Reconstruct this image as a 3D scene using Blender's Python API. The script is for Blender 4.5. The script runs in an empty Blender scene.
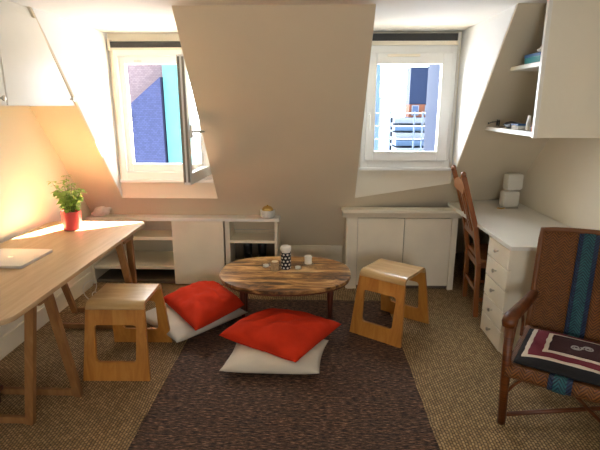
import bpy, bmesh, math, random
from mathutils import Vector, Matrix, noise
random.seed(7)
sc = bpy.context.scene
col = sc.collection
R = math.radians
PI = math.pi

# ------------------------------------------------------------------ camera
cam_d = bpy.data.cameras.new('camera')
cam_d.sensor_width = 36.0
cam_d.lens = 36.0 * 475 / 600
cam_d.clip_start = 0.02
cam = bpy.data.objects.new('camera', cam_d)
cam.location = (0, 0, 1.55)
cam.rotation_euler = (R(90 - 14.1), 0, R(1.8))
col.objects.link(cam)
sc.camera = cam

# ------------------------------------------------------------------ world, sun, exposure
w = bpy.data.worlds.new('sky')
sc.world = w
w.use_nodes = True
wn = w.node_tree
bg = wn.nodes['Background']
bg.inputs['Color'].default_value = (0.94, 0.96, 1.0, 1)
bg.inputs['Strength'].default_value = 10.5

sun_d = bpy.data.lights.new('sun', 'SUN')
sun_d.energy = 120
sun_d.angle = R(0.6)
sun_d.color = (1.0, 0.90, 0.72)
sun = bpy.data.objects.new('sun', sun_d)
sun.rotation_euler = Vector((-0.50, -1.25, -1.0)).to_track_quat('-Z', 'Y').to_euler()
sun.location = (1, 6, 6)
col.objects.link(sun)

def portal(name, loc, direction, sx, sy):
    d = bpy.data.lights.new(name, 'AREA')
    d.shape = 'RECTANGLE'; d.size = sx; d.size_y = sy
    d.cycles.is_portal = True
    o = bpy.data.objects.new(name, d)
    o.location = loc
    o.rotation_euler = Vector(direction).to_track_quat('-Z', 'Y').to_euler()
    col.objects.link(o)
portal('window_daylight', (-1.30, 4.06, 1.5), (0, -1, 0), 0.75, 1.1)
portal('window_daylight', (0.72, 4.06, 1.5), (0, -1, 0), 0.75, 1.1)
portal('window_daylight', (0.2, -2.1, 1.5), (0, 1, 0), 1.0, 0.8)  # portal for the added opening behind the camera

sc.view_settings.view_transform = 'Standard'
sc.view_settings.look = 'None'
sc.view_settings.gamma = 1
sc.view_settings.use_curve_mapping = False
sc.view_settings.exposure = 0.8

# ------------------------------------------------------------------ materials
def new_mat(name):
    m = bpy.data.materials.new(name)
    m.use_nodes = True
    return m, m.node_tree, m.node_tree.nodes['Principled BSDF']

def simple(name, c, rough=0.6, metal=0.0, spec=0.5, bump=0.0, bscale=60, var=0.0, vscale=4, trans=0, emis=None, sheen=0):
    m, t, b = new_mat(name)
    b.inputs['Base Color'].default_value = (*c, 1)
    b.inputs['Roughness'].default_value = rough
    b.inputs['Metallic'].default_value = metal
    b.inputs['Specular IOR Level'].default_value = spec
    b.inputs['Transmission Weight'].default_value = trans
    b.inputs['Sheen Weight'].default_value = sheen
    tc = t.nodes.new('ShaderNodeTexCoord')
    if var:
        n = t.nodes.new('ShaderNodeTexNoise'); n.inputs['Scale'].default_value = vscale
        n.inputs['Detail'].default_value = 5
        r = t.nodes.new('ShaderNodeMapRange')
        r.inputs['From Min'].default_value = .3; r.inputs['From Max'].default_value = .7
        r.inputs['To Min'].default_value = 1 - var; r.inputs['To Max'].default_value = 1 + var
        mx = t.nodes.new('ShaderNodeVectorMath'); mx.operation = 'SCALE'
        mx.inputs[0].default_value = c
        t.links.new(tc.outputs['Object'], n.inputs['Vector'])
        t.links.new(n.outputs['Fac'], r.inputs['Value'])
        t.links.new(r.outputs['Result'], mx.inputs['Scale'])
        t.links.new(mx.outputs[0], b.inputs['Base Color'])
    if bump:
        n = t.nodes.new('ShaderNodeTexNoise'); n.inputs['Scale'].default_value = bscale
        n.inputs['Detail'].default_value = 4
        bp = t.nodes.new('ShaderNodeBump'); bp.inputs['Strength'].default_value = bump
        bp.inputs['Distance'].default_value = .01
        t.links.new(tc.outputs['Object'], n.inputs['Vector'])
        t.links.new(n.outputs['Fac'], bp.inputs['Height'])
        t.links.new(bp.outputs['Normal'], b.inputs['Normal'])
    if emis:
        b.inputs['Emission Color'].default_value = (*emis[0], 1)
        b.inputs['Emission Strength'].default_value = emis[1]
    return m

def ramp(t, fac, stops):
    r = t.nodes.new('ShaderNodeValToRGB')
    e = r.color_ramp.elements
    while len(e) < len(stops): e.new(.5)
    for k, (p, c) in enumerate(stops):
        e[k].position = p; e[k].color = (*c, 1)
    t.links.new(fac, r.inputs['Fac'])
    return r

def wood(name, stops, scale=(1, 12, 12), nscale=2.5, rough=.45, bump=.15, ring=0.0, coat=0):
    m, t, b = new_mat(name)
    tc = t.nodes.new('ShaderNodeTexCoord')
    mp = t.nodes.new('ShaderNodeMapping'); mp.inputs['Scale'].default_value = scale
    n = t.nodes.new('ShaderNodeTexNoise'); n.inputs['Scale'].default_value = nscale
    n.inputs['Detail'].default_value = 8; n.inputs['Roughness'].default_value = .62
    n.inputs['Distortion'].default_value = .6
    t.links.new(tc.outputs['Object'], mp.inputs['Vector'])
    t.links.new(mp.outputs[0], n.inputs['Vector'])
    r = ramp(t, n.outputs['Fac'], stops)
    t.links.new(r.outputs['Color'], b.inputs['Base Color'])
    b.inputs['Roughness'].default_value = rough
    b.inputs['Coat Weight'].default_value = coat
    b.inputs['Coat Roughness'].default_value = .25
    bp = t.nodes.new('ShaderNodeBump'); bp.inputs['Strength'].default_value = bump
    bp.inputs['Distance'].default_value = .004
    t.links.new(n.outputs['Fac'], bp.inputs['Height'])
    t.links.new(bp.outputs['Normal'], b.inputs['Normal'])
    return m

M = {}
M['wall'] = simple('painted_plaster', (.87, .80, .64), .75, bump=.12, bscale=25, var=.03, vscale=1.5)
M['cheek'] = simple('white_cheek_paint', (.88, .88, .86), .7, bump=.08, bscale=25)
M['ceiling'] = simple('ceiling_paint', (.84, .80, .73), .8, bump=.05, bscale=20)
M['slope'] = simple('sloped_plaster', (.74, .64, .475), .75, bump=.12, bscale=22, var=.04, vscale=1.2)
M['white'] = simple('white_lacquer', (.87, .84, .75), .32, var=.02, vscale=6)
M['cream'] = simple('cream_paint', (.87, .79, .62), .45, var=.04, vscale=5, bump=.04, bscale=30)
M['frame'] = simple('window_frame_paint', (.86, .85, .80), .35)
M['gasket'] = simple('grey_gasket', (.22, .20, .16), .5)
M['dark_slot'] = simple('dark_shutter_slot', (.03, .028, .025), .6, bump=.3, bscale=8)
M['dark_gap'] = simple('dark_brown_fill', (.15, .11, .07), .8)  # even dark brown for bookcase base, back panels and cabinet gaps
M['metal'] = simple('brushed_metal', (.62, .58, .52), .3, metal=1)
M['alu'] = simple('laptop_aluminium', (.72, .72, .74), .33, metal=.75)
M['logo'] = simple('mirror_logo', (.88, .88, .9), .12, metal=1)
M['gold'] = simple('gold', (.83, .60, .22), .2, metal=1)
M['red'] = simple('red_cotton', (.58, .034, .009), .9, bump=.5, bscale=12, var=.12, vscale=7, spec=.15)
M['offwhite'] = simple('off_white_cotton', (.62, .55, .44), .9, bump=.3, bscale=20, var=.05, vscale=6)
M['pot'] = simple('red_glazed_pot', (.70, .085, .09), .3)
M['soil'] = simple('soil', (.05, .03, .02), .95, bump=.6, bscale=90)
M['leaf'] = simple('leaf', (.34, .52, .10), .5, var=.25, vscale=30)
M['stem'] = simple('stem', (.16, .25, .06), .6)
M['wax'] = simple('cream_wax', (.86, .80, .66), .5)
M['paper'] = simple('white_paper', (.80, .77, .70), .8, bump=.3, bscale=30)
M['cork'] = simple('cork_sleeve', (.55, .36, .19), .9, bump=.6, bscale=120, var=.25, vscale=80)
M['black'] = simple('black_plastic', (.015, .015, .018), .35)
M['leather'] = simple('black_leather', (.012, .011, .011), .4, bump=.2, bscale=30)
M['teal'] = simple('teal_card', (.03, .32, .36), .5)
M['blueplastic'] = simple('blue_plastic', (.05, .16, .40), .4)
M['orange'] = simple('orange_plastic', (.75, .20, .03), .4)
M['lamp'] = simple('frosted_lamp_glass', (.84, .80, .68), .35, trans=.15)
M['cable'] = simple('white_cable', (.75, .72, .65), .5)
M['stone'] = simple('speckled_ceramic', (.70, .68, .62), .4, var=.12, vscale=120)

M['oak'] = wood('pale_oak_veneer', [(.30, (.44, .275, .135)), (.55, (.54, .36, .195)), (.75, (.62, .44, .26))], (14, 1, 14), 1.6, .42, .05)
M['oakleg'] = wood('oak_leg', [(.3, (.22, .09, .028)), (.6, (.31, .15, .05)), (.8, (.38, .20, .08))], (10, 10, 1), 2.5, .5, .05)
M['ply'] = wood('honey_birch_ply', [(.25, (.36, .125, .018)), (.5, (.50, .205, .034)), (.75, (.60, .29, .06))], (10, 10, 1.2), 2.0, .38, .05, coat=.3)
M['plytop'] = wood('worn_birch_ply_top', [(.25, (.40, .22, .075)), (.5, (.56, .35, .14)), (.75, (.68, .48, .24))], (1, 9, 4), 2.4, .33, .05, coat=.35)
M['chairwood'] = wood('varnished_pine', [(.25, (.17, .045, .008)), (.5, (.28, .085, .016)), (.8, (.38, .14, .03))], (12, 12, 1.5), 2.5, .3, .1, coat=.4)
M['redwood'] = wood('dark_red_wood', [(.3, (.07, .014, .007)), (.7, (.13, .032, .014))], (9, 9, 1.5), 2.5, .35, .1, coat=.3)

def table_planks():
    m, t, b = new_mat('rustic_plank_top')
    tc = t.nodes.new('ShaderNodeTexCoord')
    mp = t.nodes.new('ShaderNodeMapping'); mp.inputs['Scale'].default_value = (1.3, 4.2, 4.2)
    sep = t.nodes.new('ShaderNodeSeparateXYZ')
    t.links.new(tc.outputs['Object'], sep.inputs[0])
    pl = t.nodes.new('ShaderNodeMath'); pl.operation = 'MULTIPLY'; pl.inputs[1].default_value = 1 / .125
    t.links.new(sep.outputs['Y'], pl.inputs[0])
    fl = t.nodes.new('ShaderNodeMath'); fl.operation = 'FLOOR'; t.links.new(pl.outputs[0], fl.inputs[0])
    fr = t.nodes.new('ShaderNodeMath'); fr.operation = 'FRACT'; t.links.new(pl.outputs[0], fr.inputs[0])
    wn_ = t.nodes.new('ShaderNodeTexWhiteNoise'); wn_.noise_dimensions = '1D'
    t.links.new(fl.outputs[0], wn_.inputs['W'])
    add = t.nodes.new('ShaderNodeVectorMath'); add.operation = 'ADD'
    t.links.new(tc.outputs['Object'], add.inputs[0]); t.links.new(wn_.outputs['Color'], add.inputs[1])
    t.links.new(add.outputs[0], mp.inputs['Vector'])
    n = t.nodes.new('ShaderNodeTexNoise'); n.inputs['Scale'].default_value = 2.6
    n.inputs['Detail'].default_value = 9; n.inputs['Roughness'].default_value = .68; n.inputs['Distortion'].default_value = 1.1
    t.links.new(mp.outputs[0], n.inputs['Vector'])
    sh = t.nodes.new('ShaderNodeMath'); sh.operation = 'MULTIPLY_ADD'
    sh.inputs[1].default_value = .18; sh.inputs[2].default_value = -.09
    t.links.new(wn_.outputs['Value'], sh.inputs[0])
    ad = t.nodes.new('ShaderNodeMath'); ad.operation = 'ADD'
    t.links.new(n.outputs['Fac'], ad.inputs[0]); t.links.new(sh.outputs[0], ad.inputs[1])
    r = ramp(t, ad.outputs[0], [(.33, (.06, .025, .007)), (.42, (.25, .115, .033)), (.50, (.48, .255, .085)), (.62, (.80, .53, .24))])
    gap = t.nodes.new('ShaderNodeMath'); gap.operation = 'LESS_THAN'; gap.inputs[1].default_value = .03
    t.links.new(fr.outputs[0], gap.inputs[0])
    mx = t.nodes.new('ShaderNodeMix'); mx.data_type = 'RGBA'
    t.links.new(gap.outputs[0], mx.inputs['Factor'])
    t.links.new(r.outputs['Color'], mx.inputs['A'])
    mx.inputs['B'].default_value = (.03, .015, .008, 1)
    t.links.new(mx.outputs['Result'], b.inputs['Base Color'])
    b.inputs['Roughness'].default_value = .42
    bp = t.nodes.new('ShaderNodeBump'); bp.inputs['Strength'].default_value = .3; bp.inputs['Distance'].default_value = .004
    t.links.new(n.outputs['Fac'], bp.inputs['Height']); t.links.new(bp.outputs['Normal'], b.inputs['Normal'])
    return m
M['planks'] = table_planks()

def sisal():
    m, t, b = new_mat('sisal_weave')
    tc = t.nodes.new('ShaderNodeTexCoord')
    mp = t.nodes.new('ShaderNodeMapping'); mp.inputs['Scale'].default_value = (1, 1, 1); mp.inputs['Rotation'].default_value = (0, 0, R(90))
    t.links.new(tc.outputs['Object'], mp.inputs['Vector'])
    br = t.nodes.new('ShaderNodeTexBrick')
    br.inputs['Scale'].default_value = 28
    br.inputs['Brick Width'].default_value = .62; br.inputs['Row Height'].default_value = .42
    br.inputs['Mortar Size'].default_value = .10; br.inputs['Mortar Smooth'].default_value = 1.0
    br.inputs['Color1'].default_value = (.34, .215, .092, 1)
    br.inputs['Color2'].default_value = (.56, .375, .175, 1)
    br.inputs['Mortar'].default_value = (.045, .024, .008, 1)
    n0 = t.nodes.new('ShaderNodeTexNoise'); n0.inputs['Scale'].default_value = 6
    mixv = t.nodes.new('ShaderNodeVectorMath'); mixv.operation = 'MULTIPLY_ADD'
    mixv.inputs[1].default_value = (.03, .03, 0)
    t.links.new(tc.outputs['Object'], n0.inputs['Vector'])
    t.links.new(n0.outputs['Color'], mixv.inputs[0]); t.links.new(mp.outputs[0], mixv.inputs[2])
    t.links.new(mixv.outputs[0], br.inputs['Vector'])
    n = t.nodes.new('ShaderNodeTexNoise'); n.inputs['Scale'].default_value = 160; n.inputs['Detail'].default_value = 3
    t.links.new(tc.outputs['Object'], n.inputs['Vector'])
    mr = t.nodes.new('ShaderNodeMapRange'); mr.inputs['To Min'].default_value = .55; mr.inputs['To Max'].default_value = 1.5
    t.links.new(n.outputs['Fac'], mr.inputs['Value'])
    mx = t.nodes.new('ShaderNodeVectorMath'); mx.operation = 'SCALE'
    t.links.new(br.outputs['Color'], mx.inputs[0]); t.links.new(mr.outputs['Result'], mx.inputs['Scale'])
    t.links.new(mx.outputs[0], b.inputs['Base Color'])
    b.inputs['Roughness'].default_value = .8
    inv = t.nodes.new('ShaderNodeMath'); inv.operation = 'SUBTRACT'; inv.inputs[0].default_value = 1
    t.links.new(br.outputs['Fac'], inv.inputs[1])
    bp = t.nodes.new('ShaderNodeBump'); bp.inputs['Strength'].default_value = .8; bp.inputs['Distance'].default_value = .012
    t.links.new(inv.outputs[0], bp.inputs['Height']); t.links.new(bp.outputs['Normal'], b.inputs['Normal'])
    return m
M['sisal'] = sisal()

def rug_mat():
    m, t, b = new_mat('brown_chenille_rug')
    tc = t.nodes.new('ShaderNodeTexCoord')
    mp = t.nodes.new('ShaderNodeMapping'); mp.inputs['Scale'].default_value = (18, 95, 1)
    t.links.new(tc.outputs['Object'], mp.inputs['Vector'])
    n = t.nodes.new('ShaderNodeTexNoise'); n.inputs['Scale'].default_value = 1.6; n.inputs['Detail'].default_value = 4
    n.inputs['Roughness'].default_value = .7
    t.links.new(mp.outputs[0], n.inputs['Vector'])
    r = ramp(t, n.outputs['Fac'], [(.38, (.006, .003, .0015)), (.47, (.052, .026, .013)), (.55, (.14, .075, .042)), (.66, (.42, .27, .16))])
    mp2 = t.nodes.new('ShaderNodeMapping'); mp2.inputs['Scale'].default_value = (3, 60, 1)
    t.links.new(tc.outputs['Object'], mp2.inputs['Vector'])
    n2 = t.nodes.new('ShaderNodeTexNoise'); n2.inputs['Scale'].default_value = 1.5; n2.inputs['Detail'].default_value = 2
    t.links.new(mp2.outputs[0], n2.inputs['Vector'])
    r2 = ramp(t, n2.outputs['Fac'], [(.35, (.65, .62, .68)), (.65, (1.3, 1.1, .95))])
    mx = t.nodes.new('ShaderNodeVectorMath'); mx.operation = 'MULTIPLY'
    t.links.new(r.outputs['Color'], mx.inputs[0]); t.links.new(r2.outputs['Color'], mx.inputs[1])
    t.links.new(mx.outputs[0], b.inputs['Base Color'])
    b.inputs['Roughness'].default_value = .8
    bp = t.nodes.new('ShaderNodeBump'); bp.inputs['Strength'].default_value = 1; bp.inputs['Distance'].default_value = .012
    t.links.new(n.outputs['Fac'], bp.inputs['Height']); t.links.new(bp.outputs['Normal'], b.inputs['Normal'])
    return m
M['rug'] = rug_mat()

def cane(name, c1, c2, c3, sc_=(40, 1, 26)):
    """herringbone weave of flat cane: zig-zagging bands over X and Z (object space)"""
    m, t, b = new_mat(name)
    tc = t.nodes.new('ShaderNodeTexCoord')
    sep = t.nodes.new('ShaderNodeSeparateXYZ'); t.links.new(tc.outputs['UV'], sep.inputs[0])
    pp = t.nodes.new('ShaderNodeMath'); pp.operation = 'PINGPONG'; pp.inputs[1].default_value = .028
    t.links.new(sep.outputs['X'], pp.inputs[0])
    ad = t.nodes.new('ShaderNodeMath'); ad.operation = 'MULTIPLY_ADD'; ad.inputs[1].default_value = 1.1
    t.links.new(pp.outputs[0], ad.inputs[0]); t.links.new(sep.outputs['Y'], ad.inputs[2])
    ml = t.nodes.new('ShaderNodeMath'); ml.operation = 'MULTIPLY'; ml.inputs[1].default_value = 2 * PI / .016
    t.links.new(ad.outputs[0], ml.inputs[0])
    sn = t.nodes.new('ShaderNodeMath'); sn.operation = 'SINE'; t.links.new(ml.outputs[0], sn.inputs[0])
    mr = t.nodes.new('ShaderNodeMapRange'); mr.inputs['From Min'].default_value = -1
    t.links.new(sn.outputs[0], mr.inputs['Value'])
    n = t.nodes.new('ShaderNodeTexNoise'); n.inputs['Scale'].default_value = 35; n.inputs['Detail'].default_value = 4
    t.links.new(tc.outputs['UV'], n.inputs['Vector'])
    a2 = t.nodes.new('ShaderNodeMath'); a2.operation = 'MULTIPLY_ADD'; a2.inputs[1].default_value = .55
    sb = t.nodes.new('ShaderNodeMath'); sb.operation = 'MULTIPLY'; sb.inputs[1].default_value = .5
    t.links.new(mr.outputs['Result'], a2.inputs[0]); t.links.new(n.outputs['Fac'], sb.inputs[0])
    t.links.new(sb.outputs[0], a2.inputs[2])
    r = ramp(t, a2.outputs[0], [(.15, c1), (.5, c2), (.85, c3)])
    t.links.new(r.outputs['Color'], b.inputs['Base Color'])
    b.inputs['Roughness'].default_value = .5
    bp = t.nodes.new('ShaderNodeBump'); bp.inputs['Strength'].default_value = .7; bp.inputs['Distance'].default_value = .005
    t.links.new(mr.outputs['Result'], bp.inputs['Height']); t.links.new(bp.outputs['Normal'], b.inputs['Normal'])
    return m
M['cane'] = cane('woven_cane', (.035, .009, .001), (.15, .046, .006), (.27, .098, .016))
M['caneteal'] = cane('woven_teal_cane', (.004, .012, .035), (.012, .075, .095), (.03, .16, .17))
M['canenavy'] = cane('woven_navy_cane', (.004, .005, .015), (.010, .018, .06), (.02, .05, .12))
M['rattan'] = wood('bound_rattan', [(.3, (.055, .012, .001)), (.6, (.15, .038, .005)), (.8, (.23, .07, .012))], (3, 3, 60), 1.5, .4, .4)

M['cushblack'] = simple('black_knit', (.012, .011, .012), .95, bump=.4, bscale=150)
M['cushmaroon'] = simple('maroon_knit', (.17, .014, .028), .95, bump=.5, bscale=150)
M['cushdark'] = simple('dark_brown_knit', (.045, .010, .010), .95, bump=.5, bscale=150)
M['cushcream'] = simple('cream_knit', (.72, .63, .50), .95, bump=.5, bscale=150)
M['cushgrey'] = simple('grey_knit', (.40, .36, .33), .95, bump=.5, bscale=150)

def glass_mat():
    m = bpy.data.materials.new('window_glass'); m.use_nodes = True
    t = m.node_tree; t.nodes.clear()
    o = t.nodes.new('ShaderNodeOutputMaterial'); mx = t.nodes.new('ShaderNodeMixShader')
    tr = t.nodes.new('ShaderNodeBsdfTransparent'); gl = t.nodes.new('ShaderNodeBsdfGlossy')
    tr.inputs['Color'].default_value = (.96, .98, 1, 1); gl.inputs['Roughness'].default_value = .02
    lw = t.nodes.new('ShaderNodeLayerWeight'); lw.inputs['Blend'].default_value = .5
    f = t.nodes.new('ShaderNodeMath'); f.operation = 'POWER'; f.inputs[1].default_value = 4; t.links.new(lw.outputs['Facing'], f.inputs[0])
    t.links.new(f.outputs[0], mx.inputs[0]); t.links.new(tr.outputs[0], mx.inputs[1]); t.links.new(gl.outputs[0], mx.inputs[2])
    t.links.new(mx.outputs[0], o.inputs[0])
    return m
M['glass'] = glass_mat()

def dots_mat():
    m, t, b = new_mat('black_white_dots')
    tc = t.nodes.new('ShaderNodeTexCoord')
    mp = t.nodes.new('ShaderNodeMapping'); mp.inputs['Scale'].default_value = (8, 5, 1)
    t.links.new(tc.outputs['UV'], mp.inputs['Vector'])
    sep = t.nodes.new('ShaderNodeSeparateXYZ'); t.links.new(mp.outputs[0], sep.inputs[0])
    fy = t.nodes.new('ShaderNodeMath'); fy.operation = 'FLOOR'; t.links.new(sep.outputs['Y'], fy.inputs[0])
    hx = t.nodes.new('ShaderNodeMath'); hx.operation = 'MULTIPLY_ADD'; hx.inputs[1].default_value = .5
    t.links.new(fy.outputs[0], hx.inputs[0]); t.links.new(sep.outputs['X'], hx.inputs[2])
    cx = t.nodes.new('ShaderNodeMath'); cx.operation = 'FRACT'; t.links.new(hx.outputs[0], cx.inputs[0])
    cy = t.nodes.new('ShaderNodeMath'); cy.operation = 'FRACT'; t.links.new(sep.outputs['Y'], cy.inputs[0])
    cb = t.nodes.new('ShaderNodeCombineXYZ'); t.links.new(cx.outputs[0], cb.inputs[0]); t.links.new(cy.outputs[0], cb.inputs[1])
    ds = t.nodes.new('ShaderNodeVectorMath'); ds.operation = 'DISTANCE'; ds.inputs[1].default_value = (.5, .5, 0)
    t.links.new(cb.outputs[0], ds.inputs[0])
    lt = t.nodes.new('ShaderNodeMath'); lt.operation = 'LESS_THAN'; lt.inputs[1].default_value = .28
    t.links.new(ds.outputs['Value'], lt.inputs[0])
    mx = t.nodes.new('ShaderNodeMix'); mx.data_type = 'RGBA'
    mx.inputs['A'].default_value = (.012, .012, .018, 1); mx.inputs['B'].default_value = (.75, .72, .66, 1)
    t.links.new(lt.outputs[0], mx.inputs['Factor']); t.links.new(mx.outputs['Result'], b.inputs['Base Color'])
    b.inputs['Roughness'].default_value = .35
    return m
M['dots'] = dots_mat()

def tiles_mat(name, c1, c2, mortar, scale=16):
    m, t, b = new_mat(name)
    tc = t.nodes.new('ShaderNodeTexCoord')
    br = t.nodes.new('ShaderNodeTexBrick'); br.inputs['Scale'].default_value = scale
    br.inputs['Color1'].default_value = (*c1, 1); br.inputs['Color2'].default_value = (*c2, 1); br.inputs['Mortar'].default_value = (*mortar, 1)
    br.inputs['Brick Width'].default_value = .9; br.inputs['Row Height'].default_value = .5; br.inputs['Mortar Size'].default_value = .03
    t.links.new(tc.outputs['UV'], br.inputs['Vector'])
    t.links.new(br.outputs['Color'], b.inputs['Base Color'])
    b.inputs['Roughness'].default_value = .85
    b.inputs['Specular IOR Level'].default_value = .1
    return m
M['slate'] = tiles_mat('shaded_blue_slate', (.011, .015, .038), (.015, .020, .050), (.006, .008, .021))  # neighbouring roof in shadow, the shade put into the blue
M['mauve'] = tiles_mat('sunlit_mauve_tiles', (.055, .043, .050), (.070, .056, .063), (.036, .028, .033))  # sunlit part of the same roof, the sun put into the mauve
M['cyan'] = simple('pale_blue_render', (.03, .095, .105), .8, var=.1, vscale=2, spec=.08)
M['facade'] = simple('pale_facade', (.10, .115, .14), .8, spec=.08)
M['navy'] = simple('zinc_roof_navy', (.007, .012, .028), .6, var=.1, vscale=1, spec=.08)
M['zinc'] = simple('zinc_sheet', (.035, .06, .10), .5, var=.15, vscale=2, spec=.08)
M['scaff'] = simple('scaffold_white', (.06, .08, .12), .5, spec=.08)
M['darkglass'] = simple('far_window_glass', (.03, .045, .08), .15)
M['brickorange'] = simple('orange_brick', (.09, .035, .02), .8, spec=.08)

# ------------------------------------------------------------------ mesh helpers
def frame_z(d):
    d = d.normalized()
    a = Vector((0, 0, 1)) if abs(d.z) < .95 else Vector((1, 0, 0))
    x = a.cross(d).normalized(); y = d.cross(x)
    return x, y

class MB:
    def __init__(s): s.bm = bmesh.new(); s.uv = s.bm.loops.layers.uv.new('UVMap')
    def box(s, lo, hi, mat=None, bev=0.0):
        bm2 = bmesh.new()
        bmesh.ops.create_cube(bm2, size=1)
        c = [(a + b) / 2 for a, b in zip(lo, hi)]; d = [abs(b - a) for a, b in zip(lo, hi)]
        for v in bm2.verts:
            v.co = Vector((c[0] + v.co.x * d[0], c[1] + v.co.y * d[1], c[2] + v.co.z * d[2]))
        if bev: bmesh.ops.bevel(bm2, geom=bm2.edges[:], offset=min(bev, min(d) * .45), segments=2, affect='EDGES', profile=.6)
        s.merge(bm2, mat); return s
    def merge(s, bm2, mat=None):
        me = bpy.data.meshes.new('tmp'); 
        if mat: bm2.transform(mat)
        bm2.to_mesh(me); bm2.free(); s.bm.from_mesh(me); bpy.data.meshes.remove(me)
    def prism(s, pts, vec, mat=None, bev=0.0):
        """closed polygon pts extruded by vec"""
        bm2 = bmesh.new()
        a = [bm2.verts.new(p) for p in pts]; b = [bm2.verts.new(Vector(p) + Vector(vec)) for p in pts]
        n = len(pts)
        bm2.faces.new(a); bm2.faces.new(b[::-1])
        for i in range(n): bm2.faces.new((a[i], b[i], b[(i + 1) % n], a[(i + 1) % n]))
        bmesh.ops.recalc_face_normals(bm2, faces=bm2.faces[:])
        if bev: bmesh.ops.bevel(bm2, geom=bm2.edges[:], offset=bev, segments=2, affect='EDGES', profile=.6)
        s.merge(bm2, mat); return s
    def bar(s, p, q, wx, wy, up=(0, 0, 1), bev=.002):
        """square bar from p to q, wx across, wy along 'up' projected"""
        p, q = Vector(p), Vector(q); d = (q - p).normalized()
        x = Vector(up).cross(d)
        if x.length < 1e-4: x = Vector((1, 0, 0))
        x.normalize(); y = d.cross(x)
        pts = [p + x * sx * wx / 2 + y * sy * wy / 2 for sx, sy in ((-1, -1), (1, -1), (1, 1), (-1, 1))]
        return s.prism(pts, q - p, bev=bev)
    def tube(s, path, r, seg=10, cap=True):
        path = [Vector(p) for p in path]; n = len(path)
        rr = r if isinstance(r, (list, tuple)) else [r] * n
        rings = []; x = None
        for i, p in enumerate(path):
            d = (path[min(i + 1, n - 1)] - path[max(i - 1, 0)]).normalized()
            if x is None: x, y = frame_z(d)
            else:
                x = (x - d * x.dot(d)).normalized(); y = d.cross(x)
            rings.append([s.bm.verts.new(p + (x * math.cos(2 * PI * k / seg) + y * math.sin(2 * PI * k / seg)) * rr[i]) for k in range(seg)])
        for i in range(n - 1):
            for k in range(seg):
                s.bm.faces.new((rings[i][k], rings[i][(k + 1) % seg], rings[i + 1][(k + 1) % seg], rings[i + 1][k]))
        if cap: s.bm.faces.new(rings[0][::-1]); s.bm.faces.new(rings[-1])
        return s
    def lathe(s, prof, c=(0, 0, 0), seg=28, uv=False):
        rings = []
        for r, z in prof:
            rings.append([s.bm.verts.new((c[0] + r * math.cos(2 * PI * k / seg), c[1] + r * math.sin(2 * PI * k / seg), c[2] + z)) for k in range(seg)])
        z0 = prof[0][1]; z1 = max(p[1] for p in prof)
        for i in range(len(prof) - 1):
            for k in range(seg):
                f = s.bm.faces.new((rings[i][k], rings[i][(k + 1) % seg], rings[i + 1][(k + 1) % seg], rings[i + 1][k]))
                if uv:
                    us = (k / seg, (k + 1) / seg, (k + 1) / seg, k / seg)
                    vs = (prof[i][1], prof[i][1], prof[i + 1][1], prof[i + 1][1])
                    for l, u_, v_ in zip(f.loops, us, vs): l[s.uv].uv = (u_, (v_ - z0) / max(z1 - z0, 1e-6))
        if prof[0][0] > 1e-4: s.bm.faces.new(rings[0][::-1])
        if prof[-1][0] > 1e-4: s.bm.faces.new(rings[-1])
        bmesh.ops.remove_doubles(s.bm, verts=s.bm.verts[:], dist=1e-6)
        return s
    def face(s, pts, uvs=None):
        f = s.bm.faces.new([s.bm.verts.new(p) for p in pts])
        if uvs:
            for l, u in zip(f.loops, uvs): l[s.uv].uv = u
        return s
    def build(s, name, mat, parent=None, smooth=False, recalc=True):
        if recalc: bmesh.ops.recalc_face_normals(s.bm, faces=s.bm.faces[:])
        me = bpy.data.meshes.new(name)
        s.bm.to_mesh(me); s.bm.free()
        me.materials.append(mat)
        if smooth:
            for p in me.polygons: p.use_smooth = True
            if smooth == 'auto':
                me.set_sharp_from_angle(angle=R(38))
        o = bpy.data.objects.new(name, me); col.objects.link(o)
        if parent:
            o.parent = parent
        return o

def tag(o, label=None, cat=None, group=None, kind=None):
    if label: o['label'] = label
    if cat: o['category'] = cat
    if group: o['group'] = group
    if kind: o['kind'] = kind
    return o
def thing(name, label, cat, loc=(0, 0, 0), rz=0, group=None):
    o = bpy.data.objects.new(name, None); col.objects.link(o)
    o.location = loc; o.rotation_euler = (0, 0, rz); o.empty_display_size = .1
    return tag(o, label, cat, group)
def struct(o): o['kind'] = 'structure'; return o
def sempty(name):
    o = bpy.data.objects.new(name, None); col.objects.link(o); o['kind'] = 'structure'; return o
def copy_thing(root, loc, rz, label):
    r = root.copy(); col.objects.link(r); r.location = loc; r.rotation_euler = (0, 0, rz); r['label'] = label
    for ch in list(root.children):
        c = ch.copy(); col.objects.link(c); c.parent = r
        for g in list(ch.children):
            d = g.copy(); col.objects.link(d); d.parent = c
    return r

# ------------------------------------------------------------------ room shell
XL, XR, ZC, YF = -1.98, 1.78, 2.10, -2.0
CHL, CL, CR, CHR = -1.64, -0.82, 0.335, 1.12      # left cheek, centre slope left/right, right cheek
YWL, YWR, YT = 3.93, 3.92, 2.89
def kk(x):
    if x <= CR: return .793
    if x >= CHR: return .88 + .17 * (x - CHR) / (XR - CHR)
    return .793 + (.88 - .793) * (x - CR) / (CHR - CR)
def sy(x, z): return YT + (ZC - z) * kk(x)
def zs(x, y): return ZC - (y - YT) / kk(x)

struct(MB().box((XL - .1, YF - .1, -.12), (XR + .1, 5.3, 0)).build('floor', M['sisal']))
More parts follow.
